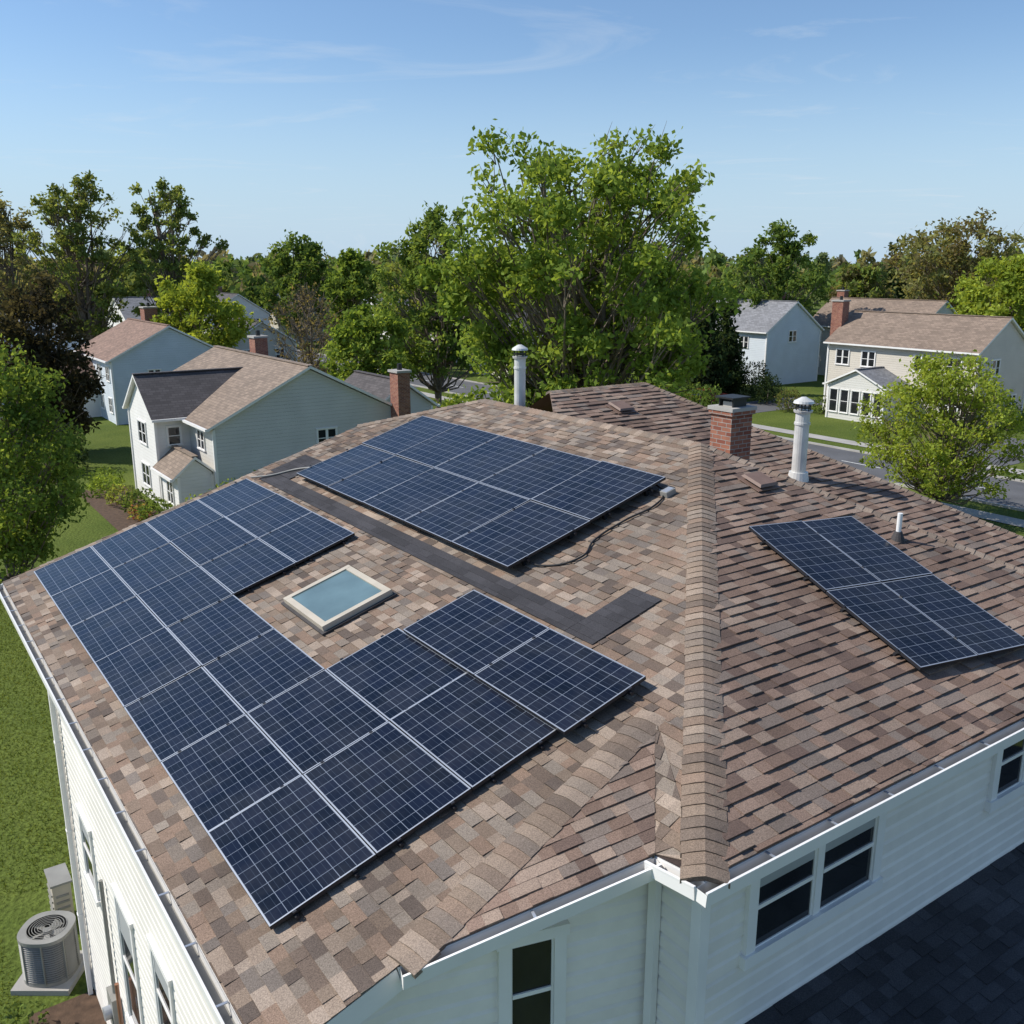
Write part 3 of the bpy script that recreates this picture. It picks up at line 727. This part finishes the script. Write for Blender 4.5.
def make_tree(name,x,y,h,rad,seed,col,col2=None,nclus=90,nleaf=9000,ls=.3,base=.25,stems=1,shape='oval',cr=.22,bare=False,tr=None):
    rng=np.random.default_rng(seed); col=np.array(col)*LB; col2=np.array(col2)*LB
    VS=[];FS=[];CO=[];MI=[];off=0
    def add(v,f,c,m):
        nonlocal off
        VS.append(v);FS.append(f+off);off+=len(v); CO.append(np.broadcast_to(c,(len(f),3))); MI.append(np.full(len(f),m))
    tr=tr or h*.02
    zb=h*base
    stem=[]
    for s in range(stems):
        th=rng.uniform(0,6.28); ln=(rad*.45*rng.uniform(.5,1) if stems>1 else rad*.12)
        k=9; ts=np.linspace(0,1,k)
        px=x+math.cos(th)*ln*ts**1.3+rng.normal(0,.05,k)*ts*rad*.4; py=y+math.sin(th)*ln*ts**1.3+rng.normal(0,.05,k)*ts*rad*.4; pz=ts*h*rng.uniform(.86,.95)
        P_=np.stack([px,py,pz],1); r=(tr*(1-ts*.9))*(1 if stems==1 else .7)
        stem.append(P_); v,f=sweep(P_,r,8); add(v,f,np.array([.1,.08,.06]),1)
    C=[]
    ph=rng.uniform(0,6.28,4)
    while len(C)<nclus:
        t=rng.uniform(0,1); th=rng.uniform(0,6.28)
        if shape=='oval': pr=(math.sin(math.pi*(.12+.84*t)))**.7
        elif shape=='cone': pr=(1-t)**.8+.05
        elif shape=='vase': pr=(.35+.65*math.sin(math.pi*min(1,.1+.75*t)))
        else: pr=1
        if rng.uniform()>pr+.15: continue
        lobe=1+.18*math.sin(2*th+ph[0]+t*3)+.14*math.sin(3*th+ph[1]-t*5)+.12*math.sin(5*th+ph[2]+7*t)
        rr=rad*(1-cr*.6)*pr*lobe*rng.uniform(0,1)**.45
        C.append([x+math.cos(th)*rr,y+math.sin(th)*rr,zb+(h-zb)*(.03+.94*t)+rng.normal(0,.02*h)])
    C=np.array(C)
    for c in C:
        S=stem[rng.integers(len(stem))]
        d=np.hypot(c[0]-S[:,0],c[1]-S[:,1]); zt=c[2]-d*.75-.05*h
        i=np.argmin(np.abs(S[:,2]-np.maximum(zt,h*base*.6))+d*.2); p0=S[i]
        m1=p0*.55+c*.45+np.array([0,0,-.04*h])+rng.normal(0,.03*rad,3)
        r0=max(.02,tr*.34*(1-.6*i/9)); v,f=sweep([p0,m1,p0*.2+c*.8,c],[r0,r0*.6,r0*.35,.012],5); add(v,f,np.array([.1,.08,.06]),1)
        nt_=10 if bare else 3
        for k in range(nt_):
            q=c+rng.normal(0,1,3)*rad*cr*.6+np.array([0,0,rad*cr*.3]); q0=m1*.3+c*.7
            v,f=sweep([q0,(q0+q)/2+rng.normal(0,.05*rad*cr,3),q],[r0*.3+.006,r0*.18+.004,.004 if not bare else .012],4); add(v,f,np.array([.12,.09,.07]),1)
    w=rng.uniform(.5,1.5,nclus); w/=w.sum()
    idx=rng.choice(nclus,nleaf,p=w)
    crs=rad*cr*rng.uniform(.7,1.3,nclus)
    g=rng.normal(size=(nleaf,3)); g/=np.linalg.norm(g,axis=1)[:,None]; g*=(rng.uniform(0,1,nleaf)**.5)[:,None]
    Pp=C[idx]+g*crs[idx][:,None]*np.array([1.2,1.2,.9])
    Pp+=rng.normal(0,.25*rad*cr,Pp.shape)
    v,f=leaf_quads(Pp,ls,rng)
    tone=rng.uniform(0,1,nclus)
    t_=np.clip(tone[idx]+rng.normal(0,.2,nleaf),0,1)[:,None]
    cc_=(col*(1-t_)+col2*t_)*rng.uniform(.75,1.2,nleaf)[:,None]
    add(v,f,cc_,0)
    return np_mesh(name,np.concatenate(VS),np.concatenate(FS),np.concatenate(CO),np.concatenate(MI),['leaf','bark'])
G1=(.10,.15,.027);G2=(.18,.235,.05)
G3=(.07,.11,.026);G4=(.11,.155,.038)
Y1=(.15,.195,.03);Y2=(.23,.275,.05)
D1c=(.02,.035,.016);D2c=(.04,.06,.024)
O1=(.11,.09,.045);O2=(.17,.14,.06)
make_tree('deciduous_tree',3.1,40,16.9,6.3,1,G1,G2,nclus=330,nleaf=46000,ls=.135,base=.28,stems=7,shape='vase',cr=.095,tr=.34)
make_tree('deciduous_tree',-6.2,80,16.4,5.3,2,G3,(.14,.19,.045),nclus=180,nleaf=14000,ls=.21,base=.2,stems=4,cr=.12)
make_tree('deciduous_tree',-10.8,74,9.6,3.4,3,G1,G2,nclus=90,nleaf=9000,ls=.2,base=.12,cr=.2)
make_tree('bare_tree',-16.5,78,11,3.4,4,O1,O2,nclus=100,nleaf=1500,ls=.14,base=.12,bare=True)
make_tree('deciduous_tree',-27.5,85,12.4,4.3,5,Y1,Y2,nclus=120,nleaf=13000,ls=.23,base=.12,cr=.18)
make_tree('deciduous_tree',-37.5,108,21.5,4.8,6,(.09,.125,.035),(.15,.18,.055),nclus=170,nleaf=9500,ls=.23,base=.22,stems=4,cr=.11)
make_tree('deciduous_tree',-46.5,106,22,5.6,7,(.09,.12,.035),(.16,.185,.055),nclus=190,nleaf=10000,ls=.23,base=.2,stems=5,cr=.105)
make_tree('deciduous_tree',-57,110,20,5,8,(.12,.12,.065),(.17,.165,.07),nclus=160,nleaf=6500,ls=.23,base=.2,stems=3,cr=.12)
make_tree('copper_beech_tree',-30.5,62,11.6,3.6,9,(.03,.026,.018),(.055,.05,.028),nclus=130,nleaf=15000,ls=.18,base=.08,cr=.18)
make_tree('deciduous_tree',-20,36,9.6,3.3,10,G3,G2,nclus=160,nleaf=22000,ls=.105,base=.08,cr=.16)
make_tree('deciduous_tree',29.5,108,16.8,5.2,11,G3,G4,nclus=140,nleaf=11000,ls=.26,base=.12,cr=.145)
make_tree('deciduous_tree',57,125,18.5,9,12,O1,(.17,.18,.065),nclus=190,nleaf=14000,ls=.3,base=.1,stems=4,cr=.13)
make_tree('deciduous_tree',47,92,13.2,4.6,13,Y1,Y2,nclus=110,nleaf=13000,ls=.24,base=.1,cr=.18)
make_tree('deciduous_tree',21.3,46,8.1,3.9,14,Y1,Y2,nclus=200,nleaf=16000,ls=.105,base=.16,stems=4,cr=.12)
make_tree('pine_tree',17.5,88,10,2.4,15,D1c,D2c,nclus=70,nleaf=8000,ls=.22,base=.04,shape='cone',cr=.35)
make_tree('pine_tree',20.5,92,9,2.2,16,D1c,D2c,nclus=70,nleaf=8000,ls=.22,base=.04,shape='cone',cr=.35)
make_tree('pine_tree',54,138,15,3,17,D1c,D2c,nclus=70,nleaf=6000,ls=.34,base=.04,shape='cone',cr=.35)
make_tree('deciduous_tree',14,96,12,4.4,18,G3,G4,nclus=90,nleaf=9000,ls=.26,base=.1,cr=.2)
make_tree('deciduous_tree',-33,150,17,6,19,G3,G4,nclus=120,nleaf=8000,ls=.34,base=.1,cr=.15)
make_tree('deciduous_tree',-20,122,14,4.5,20,G1,G4,nclus=110,nleaf=9000,ls=.3,base=.12,cr=.16)
make_tree('deciduous_tree',42,118,12,5,21,O1,G4,nclus=90,nleaf=8000,ls=.32,base=.1,cr=.18)
make_tree('deciduous_tree',-3.4,58,4.2,1.9,22,G1,Y2,nclus=50,nleaf=5000,ls=.13,base=.1,cr=.3)
make_tree('deciduous_tree',-11.5,112,14,4.5,23,(.12,.15,.04),(.18,.2,.06),nclus=120,nleaf=7000,ls=.28,base=.15,stems=3,cr=.14)

def blob(name,items,seed,ls,col,col2,dens=1.0,stem=True):
    rng=np.random.default_rng(seed); VS=[];FS=[];CO=[];MI=[];off=0
    col=np.array(col)*LB;col2=np.array(col2)*LB
    for (x,y,z0,rx,ry,rz,e) in items:
        n=int(dens*260*(rx*ry+rx*rz+ry*rz)/ (ls*12)); n=min(max(n,200),14000)
        g=rng.normal(size=(n,3)); g/=np.linalg.norm(g,axis=1)[:,None]
        if e>2: k=(np.abs(g)**e).sum(1)**(-1/e); g*=k[:,None]
        lump=1+.12*np.sin(g[:,0]*7+x)+.1*np.sin(g[:,1]*9+y)+.08*np.sin(g[:,2]*8)
        g*=(rng.uniform(.72,1,n)*lump)[:,None]
        Pp=np.array([x,y,z0+rz])+g*np.array([rx,ry,rz]); 
        v,f=leaf_quads(Pp,ls,rng); t=np.clip(rng.normal(.5,.3,n),0,1)[:,None]
        VS.append(v);FS.append(f+off);off+=len(v);CO.append((col*(1-t)+col2*t)*rng.uniform(.7,1.2,n)[:,None]);MI.append(np.zeros(n))
        if stem:
            v,f=sweep([[x,y,0],[x+.03,y,z0+rz]],[.05,.03],5); VS.append(v);FS.append(f+off);off+=len(v);CO.append(np.full((len(f),3),.08));MI.append(np.ones(len(f)))
    return np_mesh(name,np.concatenate(VS),np.concatenate(FS),np.concatenate(CO),np.concatenate(MI),['leaf','bark'])
def ground_xy(a,b): q=W(a,b,0); return q.x,q.y
for i,(a,b,r,hh,c1,c2) in enumerate(((42.4,14.6,2.1,1.3,G3,G2),(42.6,17.6,1.6,1.2,G3,G4),(46.5,11.4,.9,.6,G3,G4),(49,11.2,1.0,.6,D1c,G4),(54,10.6,1,.6,G1,G2),(51.5,10.8,.9,.5,O1,G2),(56,11.0,.9,.6,G3,G4),(43.2,12.6,1.2,.9,G1,Y2),(47.7,10.8,.6,.4,(.2,.05,.06),G2),
    (39.5,67.5,1,.7,D1c,G4),(41.5,67.6,1,.7,G3,G4),(50.5,67.5,1,.8,D1c,G4),(53,66,1.2,1,O1,G4),(57,68,1.5,1.3,D1c,D2c),(37.5,73,1.2,1,G3,G4),(62,72,1.6,1.6,D1c,D2c),(65,72,1.6,1.7,D1c,D2c),(59.5,70,1.4,1.2,D1c,D2c),(68,75,1.7,1.9,D1c,D2c))):
    x,y=ground_xy(a,b); blob('shrub',[(x,y,0,r,r*.95,hh,2)],40+i,.1,c1,c2)
hx=[]
for k in range(9):
    x,y=ground_xy(60+k*.3,2.0+k*1.05); hx.append((x,y,0,1.0,.9,1.35,4))
blob('hedge',hx,80,.13,D1c,D2c)
hx=[]
for k in range(8):
    x,y=ground_xy(55+k*1.5,58.6+.2*k); hx.append((x,y,0,.9,1.0,1.2,3))
blob('hedge',hx,81,.15,G3,G4)
blob('shrub',[(-7.9,12.7,0,.45,.45,.3,2),(-7.6,12.0,0,.4,.4,.25,2)],82,.05,D1c,G4)
rng=np.random.default_rng(99); nb=90000
gx=rng.uniform(-24,-6.5,nb); gy=rng.uniform(11,36,nb)
al=np.array([E1.x,E1.y]);be=np.array([E2.x,E2.y]); aa=gx*al[0]+gy*al[1]; bb=gx*be[0]+gy*be[1]
ok=~((aa>5)&(aa<19)&(bb>.85)); gx=gx[ok];gy=gy[ok]; n=len(gx)
hh=rng.uniform(.03,.08,n); th=rng.uniform(0,6.28,n); wv=np.stack([np.cos(th),np.sin(th),0*th],1)*.012; lean=rng.normal(0,.03,(n,3)); lean[:,2]=hh
b0=np.stack([gx,gy,0*gx],1); v=np.stack([b0-wv,b0+wv,b0+lean+wv*.2,b0+lean-wv*.2],1).reshape(-1,3)
t_=rng.uniform(0,1,n)[:,None]
np_mesh('lawn_grass',v,np.arange(n*4).reshape(n,4),np.array([.07,.11,.02])*(1-t_)+np.array([.16,.19,.045])*t_,np.zeros(n),['leaf'])
def mass(name,seed,n,dmin,dmax,hmin,hmax,cols,ls,per):
    rng=np.random.default_rng(seed); Pl=[];Cl=[]
    for i in range(n):
        an=rng.uniform(-.72,.72); d=rng.uniform(dmin,dmax); x=math.sin(an)*d; y=math.cos(an)*d
        h=rng.uniform(hmin,hmax); r=h*rng.uniform(.28,.45)
        k=rng.integers(len(cols)); c=np.array(cols[k])*LB
        m=9; cl=rng.normal(size=(m,3)); cl/=np.linalg.norm(cl,axis=1)[:,None]; cl*=rng.uniform(.3,.75,m)[:,None]
        idx=rng.integers(0,m,per); g=rng.normal(size=(per,3)); g/=np.linalg.norm(g,axis=1)[:,None]; g*=(rng.uniform(0,1,per)**.4)[:,None]
        q=cl[idx]+g*.42
        Pp=np.array([x,y,h*.54])+q*np.array([r,r,h*.5]); Pp[:,2]=np.maximum(Pp[:,2],.2)
        Pl.append(Pp); tn=rng.uniform(.75,1.3,m)
        Cl.append(c*tn[idx][:,None]*rng.uniform(.75,1.25,per)[:,None])
    Pp=np.concatenate(Pl); v,f=leaf_quads(Pp,ls,rng)
    return np_mesh(name,v,f,np.concatenate(Cl),np.zeros(len(f)),['leaf'])
PALT=[(.07,.11,.03),(.10,.145,.035),(.13,.165,.04),(.055,.085,.026),(.13,.115,.065),(.10,.125,.045),(.16,.15,.07)]
mass('distant_trees',5,120,165,240,10,15,PALT,.7,430)
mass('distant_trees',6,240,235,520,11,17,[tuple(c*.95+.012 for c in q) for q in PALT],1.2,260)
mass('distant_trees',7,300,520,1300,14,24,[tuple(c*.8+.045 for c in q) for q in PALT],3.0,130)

# ------------------------------------------------------------ sky, sun, camera
el=math.radians(44); sd=V((-1,.05,0)).normalized(); sun_dir=(sd*math.cos(el)+UP*math.sin(el)).normalized()
w=bpy.data.worlds.new('World'); sc.world=w; w.use_nodes=True; t=w.node_tree
bg=t.nodes['Background']; bg.inputs['Strength'].default_value=.125
sky=N(t,'ShaderNodeTexSky'); sky.sky_type='NISHITA'; sky.sun_disc=False; sky.sun_elevation=el; sky.sun_rotation=math.atan2(sd.x,sd.y)
sky.altitude=0; sky.air_density=1.0; sky.dust_density=.3; sky.ozone_density=1.6
tint=N(t,'ShaderNodeVectorMath',operation='MULTIPLY'); tint.inputs[1].default_value=(.88,1.0,1.13); t.links.new(sky.outputs[0],tint.inputs[0])
tc=N(t,'ShaderNodeTexCoord'); sp=N(t,'ShaderNodeSeparateXYZ'); t.links.new(tc.outputs['Generated'],sp.inputs[0])
hz=N(t,'ShaderNodeMapRange'); hz.interpolation_type='SMOOTHSTEP'; hz.inputs[1].default_value=-.02; hz.inputs[2].default_value=.22; hz.inputs[3].default_value=.92; hz.inputs[4].default_value=0
t.links.new(sp.outputs[2],hz.inputs[0])
hm=N(t,'ShaderNodeMix',data_type='RGBA'); hm.inputs[7].default_value=(4.0,5.3,6.7,1); t.links.new(hz.outputs[0],hm.inputs[0]); t.links.new(tint.outputs[0],hm.inputs[6])
mxz=N(t,'ShaderNodeMath',operation='MAXIMUM'); t.links.new(sp.outputs[2],mxz.inputs[0]); mxz.inputs[1].default_value=.03
dv=N(t,'ShaderNodeVectorMath',operation='DIVIDE'); cb=N(t,'ShaderNodeCombineXYZ')
for k in range(3): t.links.new(mxz.outputs[0],cb.inputs[k])
t.links.new(tc.outputs['Generated'],dv.inputs[0]); t.links.new(cb.outputs[0],dv.inputs[1])
mp=N(t,'ShaderNodeMapping'); mp.inputs['Scale'].default_value=(.5,.6,1); mp.inputs['Rotation'].default_value=(0,0,.45); mp.inputs['Location'].default_value=(3.1,1.7,0); t.links.new(dv.outputs[0],mp.inputs[0])
no=N(t,'ShaderNodeTexNoise'); no.inputs['Scale'].default_value=1.0; no.inputs['Detail'].default_value=10; no.inputs['Roughness'].default_value=.62; no.inputs['Distortion'].default_value=1.4
t.links.new(mp.outputs[0],no.inputs['Vector'])
mr=N(t,'ShaderNodeMapRange'); mr.inputs[1].default_value=.56; mr.inputs[2].default_value=.82; mr.inputs[3].default_value=0; mr.inputs[4].default_value=.42; t.links.new(no.outputs['Fac'],mr.inputs[0])
mix=N(t,'ShaderNodeMix',data_type='RGBA'); mix.inputs[7].default_value=(5.8,6.3,6.8,1)
t.links.new(mr.outputs[0],mix.inputs[0]); t.links.new(hm.outputs[2],mix.inputs[6]); t.links.new(mix.outputs[2],bg.inputs['Color'])
ld=bpy.data.lights.new('sun','SUN'); ld.energy=5.0; ld.angle=math.radians(.5); ld.color=(1,.955,.875)
lo=bpy.data.objects.new('sun',ld); sc.collection.objects.link(lo); lo.rotation_euler=sun_dir.to_track_quat('Z','Y').to_euler()
cd=bpy.data.cameras.new('camera'); cd.lens=946/1024*36; cd.sensor_width=36; cd.clip_end=6000
co=bpy.data.objects.new('camera',cd); sc.collection.objects.link(co); co.location=(0,0,H); co.rotation_euler=(math.radians(90-14.6),0,0)
sc.camera=co
sc.view_settings.view_transform='Standard'; sc.view_settings.look='None'; sc.view_settings.exposure=0
